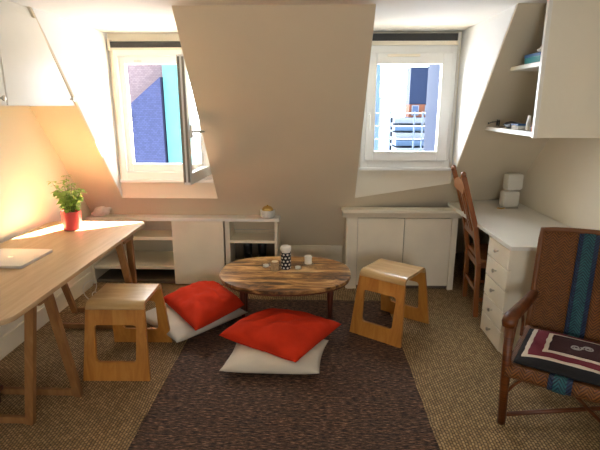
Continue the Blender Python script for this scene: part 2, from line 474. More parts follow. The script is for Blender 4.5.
# ceiling: main room plus the two dormer recesses
cb = MB().box((XL - .1, YF - .1, ZC), (XR + .1, YT + .02, ZC + .12))
cb.box((CHL - .1, YT + .02, ZC), (CL + .1, 4.02, ZC + .12)).box((CR - .1, YT + .02, ZC), (CHR + .1, 4.02, ZC + .12))
struct(cb.build('ceiling', M['ceiling']))
struct(MB().box((XL - .12, YF - .1, -.02), (XL, 4.7, ZC + .1)).build('wall_left', M['wall']))
struct(MB().box((XR, YF - .1, -.02), (XR + .12, 5.2, ZC + .1)).build('wall_right', M['wall']))
# wall behind the camera; its unseen window opening is added for fill light
fw = MB()
fw.box((XL, YF - .12, -.02), (-.3, YF, ZC)).box((.7, YF - .12, -.02), (XR, YF, ZC))
fw.box((-.3, YF - .12, -.02), (.7, YF, 1.1)).box((-.3, YF - .12, 1.9), (.7, YF, ZC))
struct(fw.build('wall_front', M['wall']))
# mansard slope pieces, each a slab with real thickness
def slab(name, x0, x1, z1, z0, n=8, zb0=None, zb1=None, mat='slope'):
    """sloped slab between x0..x1 from z1 (top) down to z0; top may slant zb0->zb1"""
    m = MB(); th = .05
    front, back = [], []
    for i in range(n + 1):
        x = x0 + (x1 - x0) * i / n
        zt = z1 if zb0 is None else zb0 + (zb1 - zb0) * i / n
        front.append(((x, sy(x, zt), zt), (x, sy(x, z0), z0)))
        back.append(((x, sy(x, zt) + th * 1.6, zt), (x, sy(x, z0) + th * 1.6, z0)))
    for i in range(n):
        (a, b), (c, d) = front[i], front[i + 1]
        (e, f), (g, h) = back[i], back[i + 1]
        m.face((a, b, d, c)); m.face((e, g, h, f)); m.face((a, c, g, e)); m.face((b, f, h, d))
    (a, b), (e, f) = front[0], back[0]; m.face((a, e, f, b))
    (a, b), (e, f) = front[-1], back[-1]; m.face((a, b, f, e))
    bmesh.ops.remove_doubles(m.bm, verts=m.bm.verts[:], dist=1e-5)
    return struct(m.build(name, M[mat], smooth='auto'))
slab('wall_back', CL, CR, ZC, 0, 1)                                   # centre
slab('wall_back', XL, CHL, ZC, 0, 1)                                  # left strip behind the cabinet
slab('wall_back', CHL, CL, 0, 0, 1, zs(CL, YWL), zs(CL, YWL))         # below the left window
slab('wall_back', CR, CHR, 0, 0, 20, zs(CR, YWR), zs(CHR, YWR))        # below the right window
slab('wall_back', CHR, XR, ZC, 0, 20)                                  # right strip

# dormer cheeks (triangular side walls)
def cheek(name, x, yw, out, mat='cheek'):
    zb = zs(x, yw)
    e = .012
    x -= math.copysign(.003, out)
    pts = [(x, YT + e, ZC + .01), (x, yw + .1, ZC + .01), (x, yw + .1, zb - .1), (x, sy(x, zb - .02) + e, zb - .02)]
    # tuck the slab behind the slope surface
    struct(MB().prism([(p[0], p[1], p[2]) for p in pts], (out, 0, 0)).build(name, M[mat]))
cheek('wall_left_dormer', CHL, YWL, -.06)
cheek('wall_left_dormer', CL, YWL, .06)
cheek('wall_right_dormer', CR, YWR, -.06)
cheek('wall_right_dormer', CHR, YWR, .018)

# added eave slab over the left window, unseen, cut to shape the sun patch
struct(MB().prism([(-1.75, 4.03, 1.995), (-.55, 4.03, 1.995), (-.55, 4.93, 1.995), (-1.27, 4.43, 1.995), (-1.75, 4.10, 1.995)], (0, 0, .06)).build('sun_blocker_eave', M['zinc']))
# window walls with openings
def window_wall(name, x0, x1, yw, ox0, ox1, oz0, oz1, zlo0, zlo1):
    m = MB()
    y1 = yw + .10
    m.box((x0, yw, oz1), (x1, y1, ZC)).box((x0, yw, oz0), (ox0, y1, oz1)).box((ox1, yw, oz0), (x1, y1, oz1))
    m.prism([(x0, yw, oz0), (x1, yw, oz0), (x1, yw, zlo1 - .0), (x0, yw, zlo0 - .0)], (0, .10, 0))
    return struct(m.build(name, M['wall']))
window_wall('wall_left_dormer', CHL, CL, YWL, -1.60, -.86, .955, 1.985, zs(CL, YWL), zs(CL, YWL))
window_wall('wall_right_dormer', CR, CHR, YWR, .375, 1.085, 1.06, 2.0, zs(CR, YWR), zs(CHR, YWR))

# ------------------------------------------------------------------ windows
def rect_frame(x0, x1, z0, z1, y0, y1, l, r, b, t, bev=.004):
    m = MB()
    m.box((x0, y0, z0), (x0 + l, y1, z1), bev=bev).box((x1 - r, y0, z0), (x1, y1, z1), bev=bev)
    m.box((x0 + l, y0, z0), (x1 - r, y1, z0 + b), bev=bev).box((x0 + l, y0, z1 - t), (x1 - r, y1, z1), bev=bev)
    return m
# left window, its casement swung open into the room
w1 = sempty('window_1')
rect_frame(-1.61, -.85, .955, 1.975, 3.895, 3.99, .045, .05, .06, .045).build('window_frame', M['frame'], w1)
rect_frame(-1.565, -.90, 1.015, 1.93, 3.93, 3.985, .045, .045, .065, .06).build('window_rebate', M['frame'], w1)
MB().box((-1.62, 3.87, .93), (-.84, 3.93, .957), bev=.004).build('window_sill', M['frame'], w1)
MB().box((-1.61, 3.885, 1.99), (-.84, 3.93, 2.035), bev=.003).build('shutter_slot', M['dark_slot'], w1)
MB().box((-1.62, 3.89, 1.975), (-.84, 3.93, 1.99)).box((-1.625, 3.88, 1.97), (-1.605, 3.93, 2.05)).build('shutter_rail', M['cream'], w1)
MB().box((-1.605, 3.885, 1.40), (-1.592, 3.90, 1.97)).build('roller_strap', M['cream'], w1)
MB().box((-1.44, 3.915, 1.885), (-1.38, 3.93, 1.897), bev=.003).build('stay_catch', M['metal'], w1)
# open sash in a local frame, hinge at origin, swinging towards the room
sash = MB(); SW, SZ0, SZ1 = .56, 1.0, 1.89
sash.box((0, -.025, SZ0), (.07, .025, SZ1), bev=.004).box((SW - .05, -.025, SZ0), (SW, .025, SZ1), bev=.004)
sash.box((.07, -.025, SZ0), (SW - .05, .025, SZ0 + .08), bev=.004).box((.07, -.025, SZ1 - .07), (SW - .05, .025, SZ1), bev=.004)
so = sash.build('sash', M['frame'], w1)
so.location = (-.875, 3.885, 0)
so.rotation_euler = (0, 0, R(-93))
MB().box((.07, -.004, SZ0 + .08), (SW - .05, .004, SZ1 - .07)).build('pane', M['glass'], so)
g = MB()
g.box((SW + .0005, -.024, SZ0 + .02), (SW + .004, -.010, SZ1 - .02)).box((SW + .0005, .006, SZ0 + .02), (SW + .004, .022, SZ1 - .02))
g.box((SW - .008, -.029, SZ0 + .01), (SW - .001, -.0251, SZ1 - .01))
g.build('gasket', M['gasket'], so)
h = MB(); h.box((SW - .055, .03, 1.33), (SW - .025, .042, 1.42), bev=.003)
h.tube([(SW - .04, .04, 1.375), (SW - .04, .085, 1.375), (SW - .044, .09, 1.372), (SW - .15, .092, 1.368)], [.008, .008, .009, .008])
h.build('handle', M['metal'], so, smooth='auto')

# right window, closed
w2 = sempty('window_2')
rect_frame(.372, 1.088, 1.055, 2.0, 3.90, 3.99, .05, .05, .075, .07).build('window_frame', M['frame'], w2)
so2 = rect_frame(.402, 1.052, 1.115, 1.945, 3.875, 3.95, .068, .075, .075, .08, .006).build('sash', M['frame'], w2)
MB().box((.47, 3.905, 1.19), (.977, 3.915, 1.865)).build('pane', M['glass'], so2)
rect_frame(.465, .982, 1.185, 1.87, 3.868, 3.90, .008, .008, .008, .008).build('glazing_bead', M['white'], so2)
MB().box((.55, 3.866, 1.915), (.80, 3.875, 1.935), bev=.003).build('vent', M['cream'], so2)
h = MB(); h.box((.416, 3.865, 1.42), (.440, 3.875, 1.50), bev=.002)
h.tube([(.428, 3.87, 1.48), (.428, 3.835, 1.48), (.428, 3.832, 1.36)], [.008, .008, .007])
h.build('handle', M['frame'], so2, smooth='auto')
MB().box((.366, 3.865, 1.04), (1.10, 3.92, 1.06), bev=.003).build('window_sill', M['frame'], w2)
MB().box((.40, 3.875, 2.0), (1.085, 3.92, 2.06), bev=.003).build('window_lintel', M['cream'], w2)
MB().box((.40, 3.865, 2.030), (1.075, 3.885, 2.082), bev=.003).build('shutter_slot', M['dark_slot'], w2)
MB().box((1.077, 3.862, 2.01), (1.093, 3.92, 2.085)).box((1.093, 3.905, 1.10), (1.105, 3.92, 2.06)).build('shutter_rail', M['white'], w2)
MB().tube([(1.075, 3.865, 1.50), (1.08, 3.862, 1.30), (1.072, 3.862, 1.14), (1.06, 3.865, 1.12)], .003, 6).build('roller_strap', M['cable'], w2)

# ledge at the foot of the centre slope and baseboards
struct(MB().box((-.30, 4.33, 0), (.27, 4.60, .26), bev=.004).build('trim_1', M['cream']))
struct(MB().box((XL, -1.9, 0), (XL + .018, 3.9, .13), bev=.003).build('baseboard_left', M['cream']))
struct(MB().box((XR - .018, -1.9, 0), (XR, 2.4, .13), bev=.003).build('baseboard_right', M['cream']))

# ------------------------------------------------------------------ built-in cupboards
# upper left eaves cupboard
CX = -1.655
uc = thing('eaves_cupboard', 'white cupboard high on the left wall under the ceiling, above the pale table', 'cupboard', (0, 0, 0))
MB().prism([(CX, .9, 1.548), (CX, sy(CX, 1.548) - .002, 1.548), (CX, YT, ZC - .003), (CX, .9, ZC - .003)], (XL - CX + .003, 0, 0)).build('body', M['white'], uc)
def door(y_pts, kp, knobx):
    d = MB().prism([(CX + .001, y, z) for y, z in y_pts], (.016, 0, 0), bev=.002).build('door', M['white'], uc)
    k = MB().lathe([(.006, 0), (.006, .014), (.014, .020), (.015, .028), (.008, .032), (0, .032)], seg=16)
    for v in k.bm.verts: v.co = Vector((v.co.z + CX + .016, v.co.x + kp[0], v.co.y + kp[1]))
    k.build('knob', M['metal'], d, smooth='auto')
door([(2.565, 1.552), (3.285, 1.552), (2.94, 2.045), (2.565, 2.045)], (3.235, 1.592), 0)
door([(1.55, 1.552), (2.550, 1.552), (2.550, 2.045), (1.55, 2.045)], (2.50, 1.588), 0)
door([(.92, 1.552), (1.535, 1.552), (1.535, 2.045), (.92, 2.045)], (1.49, 1.588), 0)

# upper right open corner cupboard
SX = 1.225
rc = thing('corner_cupboard', 'white wall cupboard with open slanted shelves beside the right window', 'cupboard')
fr = MB()
fr.box((SX, 2.745, 1.374), (XR - .002, 2.765, ZC - .002))                 # end panel facing the room
fr.build('end_panel', M['wall'], rc)
MB().box((SX - .004, 2.742, 1.372), (SX + .018, 2.768, ZC - .002), bev=.002).build('edge_strip', M['white'], rc)
def cshelf(z, th):
    y0 = 2.766
    return MB().prism([(SX, y0, z - th), (SX, sy(1.2, z - th) - .001, z - th), (SX, sy(1.2, z) - .001, z), (SX, y0, z)], (XR - SX - .002, 0, 0), bev=.001).build('shelf', M['white'], rc)
cshelf(1.405, .026)
cshelf(1.785, .024)

# low bookcase left
lb = thing('low_bookcase', 'long low white bookcase with a sliding panel under the left window', 'bookcase')
def low_unit(parent, x0, x1, y0, ztop, floor_z, ends, mat):
    for a, b in ends:
        MB().prism([(a, y0, 0), (a, y0, ztop), (a, sy(a, ztop) - .004, ztop), (a, sy(a, 0) - .004, 0)], (b - a, 0, 0)).build('side_panel', M[mat], parent)
low_unit(lb, XL + .003, -.32, 3.955, .588, 0, [(XL + .003, XL + .02), (-1.225, -1.205), (-.775, -.735), (-.345, -.32)], 'cream')
def lshelf(parent, x0, x1, y0, z, th, mat='cream', name='shelf'):
    MB().prism([(x0, y0, z), (x0, sy(-1, z) - .004, z), (x0, sy(-1, z - th) - .004, z - th), (x0, y0, z - th)], (x1 - x0, 0, 0), bev=.0015).build(name, M[mat], parent)
for z in (.435, .165):
    lshelf(lb, XL + .02, -1.225, 3.965, z, .028)
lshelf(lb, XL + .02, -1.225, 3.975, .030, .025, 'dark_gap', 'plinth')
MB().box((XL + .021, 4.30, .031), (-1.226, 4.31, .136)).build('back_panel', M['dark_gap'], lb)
MB().box((-.734, 4.20, .166), (-.346, 4.21, .385)).box((-.734, 4.0, .1655), (-.346, 4.2, .1662)).build('back_panel', M['dark_gap'], lb)  # dark brown sheets behind and under the boots
for z in (.41, .165):
    lshelf(lb, -.735, -.345, 3.965, z, .024)
lshelf(lb, XL + .003, -.30, 3.93, .615, .027, 'white', 'worktop')
MB().box((-1.232, 3.932, .012), (-.785, 3.952, .586), bev=.002).box((-1.21, 3.9315, .03), (-1.195, 3.935, .57)).build('sliding_door', M['cream'], lb)
MB().tube([(-.72, 4.10, .475), (-.36, 4.10, .475)], .004, 8).build('rail', M['metal'], lb)

# low cabinet right
rb = thing('low_cabinet', 'low white cabinet with two plain doors under the right window', 'cabinet')
low_unit(rb, .28, 1.20, 3.91, .64, 0, [(.275, .295), (1.18, 1.20)], 'cream')
MB().prism([(.27, 3.92, .05), (.27, 3.93, .05), (.27, 3.93, .64), (.27, 3.92, .64)], (.02, 0, 0)).build('stile', M['cream'], rb)
MB().box((.285, 3.90, .0), (.335, 3.93, .64), bev=.002).box((.335, 3.905, .0), (.365, 3.935, .64), bev=.002).build('pilaster', M['cream'], rb)
MB().box((1.15, 3.89, .0), (1.175, 3.92, .64), bev=.002).box((1.175, 3.90, .0), (1.20, 3.93, .64)).build('pilaster', M['cream'], rb)
MB().box((.367, 3.900, .035), (.755, 3.918, .632), bev=.003).build('door', M['cream'], rb)
MB().box((.760, 3.900, .035), (1.148, 3.918, .632), bev=.003).build('door', M['cream'], rb)
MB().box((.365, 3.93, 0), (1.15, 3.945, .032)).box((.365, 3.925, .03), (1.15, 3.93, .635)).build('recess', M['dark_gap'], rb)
MB().prism([(.235, 3.86, .700), (.235, 3.855, .690), (.235, 3.865, .675), (.235, 3.882, .655), (.235, 3.89, .640), (.235, 3.99, .640), (.235, 3.975, .700)], (1.0, 0, 0)).build('cornice', M['cream'], rb)
lshelf(rb, .225, 1.235, 3.852, .712, .012, 'cream', 'worktop')

# ------------------------------------------------------------------ white desk, drawer unit
dk = thing('built_in_desk', 'long white desktop running along the right wall to the back corner', 'desk')
MB().prism([(1.178, 2.765, .705), (XR - .002, 2.765, .705), (XR - .002, sy(XR, .731) - .004, .705), (1.16, sy(1.16, .731) - .004, .705)], (0, 0, .026), bev=.003).build('desktop', M['white'], dk)
MB().box((XR - .02, 2.77, .60), (XR - .003, 4.1, .704)).build('support_batten', M['cream'], dk)
du = thing('drawer_unit', 'narrow white unit of five small drawers under the near end of the desk', 'drawers')
MB().box((1.205, 2.80, .0), (1.765, 3.155, .703), bev=.003).build('body', M['cream'], du)
zz = [.012, .150, .288, .426, .564, .698]
for i in range(5):
    d = MB().box((1.188, 2.803, zz[i] + .003), (1.206, 3.152, zz[i + 1] - .003), bev=.003).build('drawer', M['cream'], du)
    k = MB().lathe([(.006, 0), (.005, .012), (.012, .018), (.013, .025), (.007, .029), (0, .029)], seg=14)
    for v in k.bm.verts: v.co = Vector((1.188 - v.co.z, v.co.x + 2.975, v.co.y + (zz[i] + zz[i + 1]) / 2 + .01))
    k.build('knob', M['metal'], d, smooth='auto')

# ------------------------------------------------------------------ rug
rg = MB(); nx, ny = 60, 90
X0, X1, Y0, Y1 = -.855, .585, .9, 3.62
grid = [[None] * (ny + 1) for _ in range(nx + 1)]
for i in range(nx + 1):
    for j in range(ny + 1):
        x = X0 + (X1 - X0) * i / nx; y = Y0 + (Y1 - Y0) * j / ny
        if i in (0, nx): x += .006 * noise.noise(Vector((y * 9, i, 0)))
        if j in (0, ny): y += .006 * noise.noise(Vector((x * 9, j, 3)))
        grid[i][j] = rg.bm.verts.new((x, y, .009 + .0025 * noise.noise(Vector((x * 12, y * 60, 0)))))
for i in range(nx):
    for j in range(ny):
        rg.bm.faces.new((grid[i][j], grid[i + 1][j], grid[i + 1][j + 1], grid[i][j + 1]))
be = [e for e in rg.bm.edges if e.is_boundary]
ret = bmesh.ops.extrude_edge_only(rg.bm, edges=be)
for v in ret['geom']:
    if isinstance(v, bmesh.types.BMVert): v.co.z = .0005
tag(rg.build('rug', M['rug'], smooth=True), 'dark brown woven rug lying on the sisal floor in the middle of the room', 'rug')

# ------------------------------------------------------------------ dining table on trestles
def arc(cx, cy, r, a0, a1, n=8):
    return [(cx + r * math.cos(R(a0 + (a1 - a0) * i / n)), cy + r * math.sin(R(a0 + (a1 - a0) * i / n))) for i in range(n + 1)]
tb = thing('table', 'long pale wooden table with rounded corners and trestle legs along the left wall', 'table', (-1.58, 2.5, 0))
tx0, tx1, ty0, ty1 = -1.925, -1.205, 1.66, 3.345
pts = arc(tx1 - .09, ty0 + .09, .09, -90, 0) + arc(tx1 - .09, ty1 - .07, .07, 0, 90) + arc(tx0 + .1, ty1 - .10, .10, 90, 180) + arc(tx0 + .09, ty0 + .09, .09, 180, 270)
MB().prism([(x + 1.58, y - 2.5, .706) for x, y in pts], (0, 0, .024), bev=.004).build('tabletop', M['oak'], tb, smooth='auto')
def tframe(yf, yt, sx):
    m = MB()
    xr, xl = -1.36 + sx, -1.84
    m2 = MB()
    pr = (xr + 1.58, yf - 2.5, .0); pt = (-1.25 + 1.58, yt - 2.5, .70)
    m.bar((xr + 1.58, yf - 2.5, .002), (-1.262 + 1.58, yt - 2.5, .70), .042, .030, up=(0, 1, 0), bev=.003)
    m.build('leg', M['oakleg'], tb)
    m2.bar((xl + 1.58, yf - 2.5, .002), (-1.86 + 1.58, yt - 2.5, .70), .042, .030, up=(0, 1, 0), bev=.003)
    m2.build('leg', M['oakleg'], tb)
    MB().bar((xl + 1.60, yf - 2.5, .024), (xr + 1.56, yf - 2.5, .024), .026, .036, bev=.003).build('stretcher', M['oakleg'], tb)
tframe(2.03, 1.93, -.06); tframe(2.27, 2.06, .07)
tframe(3.07, 2.90, .13); tframe(3.34, 3.08, .0)
MB().bar((-1.88 + 1.58, 2.0 - 2.5, .69), (-1.23 + 1.58, 2.0 - 2.5, .69), .11, .026).build('crossbar', M['oakleg'], tb)
MB().bar((-1.88 + 1.58, 3.0 - 2.5, .69), (-1.23 + 1.58, 3.0 - 2.5, .69), .16, .026).build('crossbar', M['oakleg'], tb)

# laptop
lp = thing('laptop', 'closed silver laptop lying on the near part of the pale table', 'laptop', (-1.665, 2.435, .7305), R(-1))
def rbox(x0, x1, y0, y1, z0, z1, r, bev=.0015):
    p = arc(x1 - r, y0 + r, r, -90, 0, 5) + arc(x1 - r, y1 - r, r, 0, 90, 5) + arc(x0 + r, y1 - r, r, 90, 180, 5) + arc(x0 + r, y0 + r, r, 180, 270, 5)
    return MB().prism([(x, y, z0) for x, y in p], (0, 0, z1 - z0), bev=bev)
rbox(-.155, .155, -.15, .15, .001, .010, .014).build('base', M['alu'], lp, smooth='auto')
lid = rbox(-.155, .155, -.15, .15, .0105, .016, .014).build('lid', M['alu'], lp, smooth='auto')
lg = [(0.0, .010), (.006, .014), (.013, .011), (.0095, .004), (.012, -.004), (.007, -.013), (0, -.0115), (-.007, -.013), (-.014, -.003), (-.013, .010), (-.006, .014)]
m = MB().prism([(y * 1.2, -x * 1.2, .0161) for x, y in lg], (0, 0, .0003))
m.prism([(.018, 0, .0161), (.026, -.001, .0161), (.025, -.006, .0161), (.019, -.003, .0161)], (0, 0, .0003))
m.build('logo', M['logo'], lid)

# potted plant
pp = thing('potted_plant', 'leafy green plant in a red pot standing on the pale table', 'plant', (-1.655, 3.10, .7305)); pp.scale = (1.12, 1.12, 1.08)
MB().lathe([(.046, 0), (.050, .004), (.057, .10), (.058, .118), (.053, .118), (.051, .095), (0, .094)], seg=32).build('pot', M['pot'], pp, smooth='auto')
MB().lathe([(.050, .095), (.03, .101), (0, .102)], seg=20).build('soil', M['soil'], pp)
stems, leaves = MB(), MB()
rnd = random.Random(3)
def leaf(c, d, up, L, W):
    d = d.normalized(); s_ = d.cross(up).normalized(); u = s_.cross(d)
    prof = [(0, .02), (.2, .7), (.45, 1), (.75, .65), (1, .02)]
    prev = None
    for tt, ww in prof:
        p = c + d * L * tt - u * L * .35 * tt * tt
        a, b_, cc = p - s_ * W * ww + u * W * .25 * ww, p, p + s_ * W * ww + u * W * .25 * ww
        row = [leaves.bm.verts.new(v) for v in (a, b_, cc)]
        if prev:
            leaves.bm.faces.new((prev[0], prev[1], row[1], row[0])); leaves.bm.faces.new((prev[1], prev[2], row[2], row[1]))
        prev = row
for s_i in range(20):
    a = rnd.uniform(0, 2 * PI); sp = rnd.uniform(.01, .10); hh = rnd.uniform(.10, .20)
    if s_i == 0: a, sp, hh = PI * .9, .12, .225
    if s_i == 1: a, sp, hh = 2.2, .02, .24
    p0 = Vector((.02 * math.cos(a), .02 * math.sin(a), .10))
    p2 = Vector((sp * math.cos(a), sp * math.sin(a), .10 + hh * (1.0 if sp < .07 else .85)))
    p1 = (p0 + p2) / 2 + Vector((-.01 * math.cos(a), -.01 * math.sin(a), .03))
    path = [(p0 * (1 - t) ** 2 + p1 * 2 * t * (1 - t) + p2 * t * t) for t in [k / 6 for k in range(7)]]
    stems.tube(path, [.0022 - .0002 * k for k in range(7)], 5)
    for k in range(1, 7):
        for q in range(4 if k < 6 else 5):
            b_ = rnd.uniform(0, 2 * PI)
            d = Vector((math.cos(b_), math.sin(b_), rnd.uniform(-.3, .55)))
            leaf(path[k] + Vector((rnd.uniform(-.006, .006),) * 3), d, Vector((0, 0, 1)), rnd.uniform(.024, .042), rnd.uniform(.008, .014))
stems.build('stems', M['stem'], pp, smooth=True)
leaves.build('foliage', M['leaf'], pp, smooth=True, recalc=False)

# crumpled white cloth-like paper on the bookcase worktop
pb = MB()
bmesh.ops.create_icosphere(pb.bm, subdivisions=4, radius=1)
for v in pb.bm.verts:
    c = v.co.copy(); n_ = noise.noise(c * 2.2) * .35 + abs(noise.noise(c * 5)) * .25
    c *= 1 + n_
    v.co = Vector((c.x * .062 * (1 + .3 * c.x), c.y * .035, max(0, (c.z + .75) * .030 * (1 + .55 * c.x))))
pb = pb.build('paper_bag', M['paper'], smooth=True); pb.location = (-1.895, 4.0, .616); pb.scale = (1.2, 1.2, 1.35)
tag(pb, 'small crumpled white paper bag on the left end of the low bookcase', 'bag')

# speckled bowl with golden lid on the bookcase right end
bw = thing('lidded_bowl', 'small speckled white bowl with a golden dome on the right end of the low bookcase', 'bowl', (-.405, 3.99, .616)); bw.scale = (1.25, 1.25, 1.25)
MB().lathe([(.036, 0), (.050, .006), (.053, .03), (.051, .052), (.046, .052), (.044, .045), (0, .045)], seg=32).build('bowl', M['stone'], bw, smooth='auto')
MB().lathe([(.040, .046), (.036, .062), (.026, .074), (.012, .080), (.008, .080), (.008, .088), (0, .090)], seg=28).build('lid', M['gold'], bw, smooth='auto')

# boots on the lower shelf
def boot(x, rz, label):
    t = thing('boot', label, 'boot', (x, 4.10, .1665), rz, 'boots in the bookcase')
    m = MB()
    for (cx_, cy_, cz_, rx, ry, rz_) in []: pass
    rings = [(-.115, .045, .020, .020), (-.105, .045, .033, .030), (-.06, .045, .040, .036), (-.01, .05, .038, .042), (.03, .06, .036, .052)]
    path = []
    # foot: elliptical sections along -Y
    prev = None
    secs = [(Vector((0, -.125, .022)), .018, .014), (Vector((0, -.115, .028)), .032, .022), (Vector((0, -.07, .034)), .040, .030), (Vector((0, -.02, .045)), .036, .040), (Vector((0, .02, .05)), .034, .045), (Vector((0, .055, .045)), .030, .040), (Vector((0, .07, .040)), .015, .025)]
    for p, rx, rz_ in secs:
        ring = [m.bm.verts.new(p + Vector((rx * math.cos(2 * PI * k / 16), 0, rz_ * math.sin(2 * PI * k / 16)))) for k in range(16)]
        if prev:
            for k in range(16): m.bm.faces.new((prev[k], prev[(k + 1) % 16], ring[(k + 1) % 16], ring[k]))
        else: m.bm.faces.new(ring)
        prev = ring
    m.bm.faces.new(prev[::-1])
    m.lathe([(.036, .05), (.037, .10), (.040, .15), (.044, .195), (.040, .195), (.035, .12), (0, .10)], c=(0, .022, 0), seg=20)
    m.build('upper', M['leather'], t, smooth=True)
    MB().prism([(.036 * math.cos(a) * (1 if math.sin(a) < 0 else .85), -.03 + .10 * math.sin(a), 0) for a in [2 * PI * k / 20 for k in range(20)]], (0, 0, .014)).build('sole', M['black'], t)
boot(-.600, R(12), 'black boot on the left of the pair standing in the small open shelf')
boot(-.475, R(-8), 'black boot on the right of the pair standing in the small open shelf')

# loose white cable under the table
cb_ = []
for k in range(70):
    t_ = k / 69
    a = t_ * 5 * PI
    cb_.append((-1.87 + .06 * math.cos(a) + .10 * t_, 3.62 + .10 * math.sin(a * .9), .012 + .12 * max(0, math.sin(a * .5 + .4)) * (1 - t_) + .003))
tag(MB().tube(cb_, .0035, 6).build('cable', M['cable'], smooth=True), 'white cable coiled on the floor under the far end of the pale table', 'cable')

# ------------------------------------------------------------------ bent plywood stools
def make_stool(loc, rz, label):
    t = thing('stool', label, 'stool', loc, rz, 'bent plywood stools')
    # local: legs panels face +-Y ; top spans Y ; width along X
    H_, wt, wb, dt, db, th = .457, .335, .39, .31, .465, .020
    def halfw(s): return (wb + (wt - wb) * s) / 2      # s=0 bottom 1 top
    # side panel: grid in local (u across, s height) with trapezoid cut-out, then curved over into the top
    m = MB()
    r = .035
    # centre line of the bend profile (y,z) from the front foot up
    def prof(side):
        y_b, y_t = side * db / 2, side * dt / 2
        top = H_ - th / 2
        p = []
        dirv = Vector((y_t - y_b, top)).normalized()
        L0 = math.hypot(y_t - y_b, top)
        pe = Vector((y_b, 0)) + dirv * (L0 - r)
        ps = Vector((y_t - side * r, top))
        corner = Vector((y_t, top))
        p.append(Vector((y_b, 0)))
        return y_b, y_t, top, pe, corner, ps
    def side_panel(side):
        y_b, y_t, top, pe, corner, ps = prof(side)
        hs = pe.y
        b0, b1 = .108, .325           # cut-out from z to z
        def yz(z): s_ = z / hs; return y_b + (pe.x - y_b) * s_
        def hw(z): return (wb + (wt - wb) * z / H_) / 2
        def ih(z): return hw(z) - (.058 - .018 * (z - b0) / (b1 - b0) + .014)
        q = MB()
        zs_ = [0, b0, b0 + .012, b1 - .012, b1, hs]
        def P_(x, z, off): return (x, yz(z) + off, z)
        for off in (0,):
            pass
        polys = []
        # bottom bar, two posts, top band drawn as one outline with a hole, split in left and right halves
        for sg in (-1, 1):
            out = [(0, 0), (sg * hw(0), 0), (sg * hw(hs), hs), (0, hs), (0, b1)]
            rr_ = .02
            for a in range(0, 5):
                an = R(90 - 22.5 * a); out.append((sg * (ih(b1) - rr_ + rr_ * math.cos(an)), b1 - rr_ + rr_ * math.sin(an)))
            for a in range(0, 5):
                an = R(0 - 22.5 * a); out.append((sg * (ih(b0) - rr_ + rr_ * math.cos(an)), b0 + rr_ + rr_ * math.sin(an)))
            out.append((0, b0))
            pts_ = [P_(x, z, -th / 2) for x, z in out]
            q.prism(pts_, (0, th, 0))
        bmesh.ops.remove_doubles(q.bm, verts=q.bm.verts[:], dist=1e-5)
        # drop the internal faces on the joining plane x = 0
        kill = [f for f in q.bm.faces if all(abs(v.co.x) < 1e-5 for v in f.verts)]
        bmesh.ops.delete(q.bm, geom=kill, context='FACES')
        return q, pe, corner, ps
    for side in (-1, 1):
        q, pe, corner, ps = side_panel(side)
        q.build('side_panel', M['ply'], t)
    # seat: bent sheet from side to side
    _, _, top, pe, corner, ps = prof(-1)
    _, _, top, pe2, corner2, ps2 = prof(1)
    line = []
    def quad(a, b, c, n=7): return [a * (1 - k / n) ** 2 + b * 2 * (k / n) * (1 - k / n) + c * (k / n) ** 2 for k in range(n + 1)]
    line = quad(pe, corner, ps) + [ps + (ps2 - ps) * .5 + Vector((0, -.003))] + quad(ps2, corner2, pe2)
    n = len(line); s_ = MB(); rows = []
    for i, p in enumerate(line):
        d = (line[min(i + 1, n - 1)] - line[max(i - 1, 0)]).normalized(); nn = Vector((-d.y, d.x))
        hw = (wb + (wt - wb) * min(1, p.y / H_)) / 2 if 0 else (wb + (wt - wb) * p.y / H_) / 2
        o_, i_ = p + nn * th / 2, p - nn * th / 2
        rows.append([s_.bm.verts.new(v) for v in ((-hw, o_.x, o_.y), (hw, o_.x, o_.y), (hw, i_.x, i_.y), (-hw, i_.x, i_.y))])
    for a, b in zip(rows, rows[1:]):
        for k in range(4): s_.bm.faces.new((a[k], a[(k + 1) % 4], b[(k + 1) % 4], b[k]))
    s_.bm.faces.new(rows[0]); s_.bm.faces.new(rows[-1][::-1])
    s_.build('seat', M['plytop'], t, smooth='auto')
    return t
st = make_stool((-1.145, 2.66, .001), R(1), 'bent plywood stool beside the pale table, left of the red cushions')
s2 = copy_thing(st, (.550, 3.150, .001), R(-35.5 - 0), 'bent plywood stool between the round wooden table and the right cabinet')

# ------------------------------------------------------------------ low round plank table
ct = thing('coffee_table', 'low oval rustic plank table in front of the bookcases', 'table', (-.205, 3.195, 0))
N = 72; outl = []
for k in range(N):
    a = 2 * PI * k / N; c_, s_ = math.cos(a), math.sin(a); e = .74 if s_ > 0 else .95
    outl.append((.465 * math.copysign(abs(c_) ** e, c_), .365 * math.copysign(abs(s_) ** e, s_)))
MB().prism([(x, y, .376) for x, y in outl], (0, 0, .024), bev=.004).build('tabletop', M['planks'], ct, smooth='auto')
MB().prism([(x * .985, y * .985, .364) for x, y in outl], (0, 0, .0115)).build('rim', M['redwood'], ct, smooth='auto')
for sx in (-1, 1):
    for sy_ in (-1, 1):
        tp, bt = Vector((sx * .325, .15 + sy_ * .055, .364)), Vector((sx * .325, .15 + sy_ * .055, .012))
        MB().tube([tp, tp.lerp(bt, .15), tp.lerp(bt, .4), tp.lerp(bt, .7), bt], [.022, .022, .026, .021, .016], 14).build('leg', M['redwood'], ct, smooth='auto')
ap = MB()
ap.box((-.32, .085, .31), (.32, .105, .364)).box((-.32, .195, .31), (.32, .215, .364)).box((-.335, .09, .31), (-.315, .21, .364)).box((.315, .09, .31), (.335, .21, .364))
ap.build('apron', M['redwood'], ct)

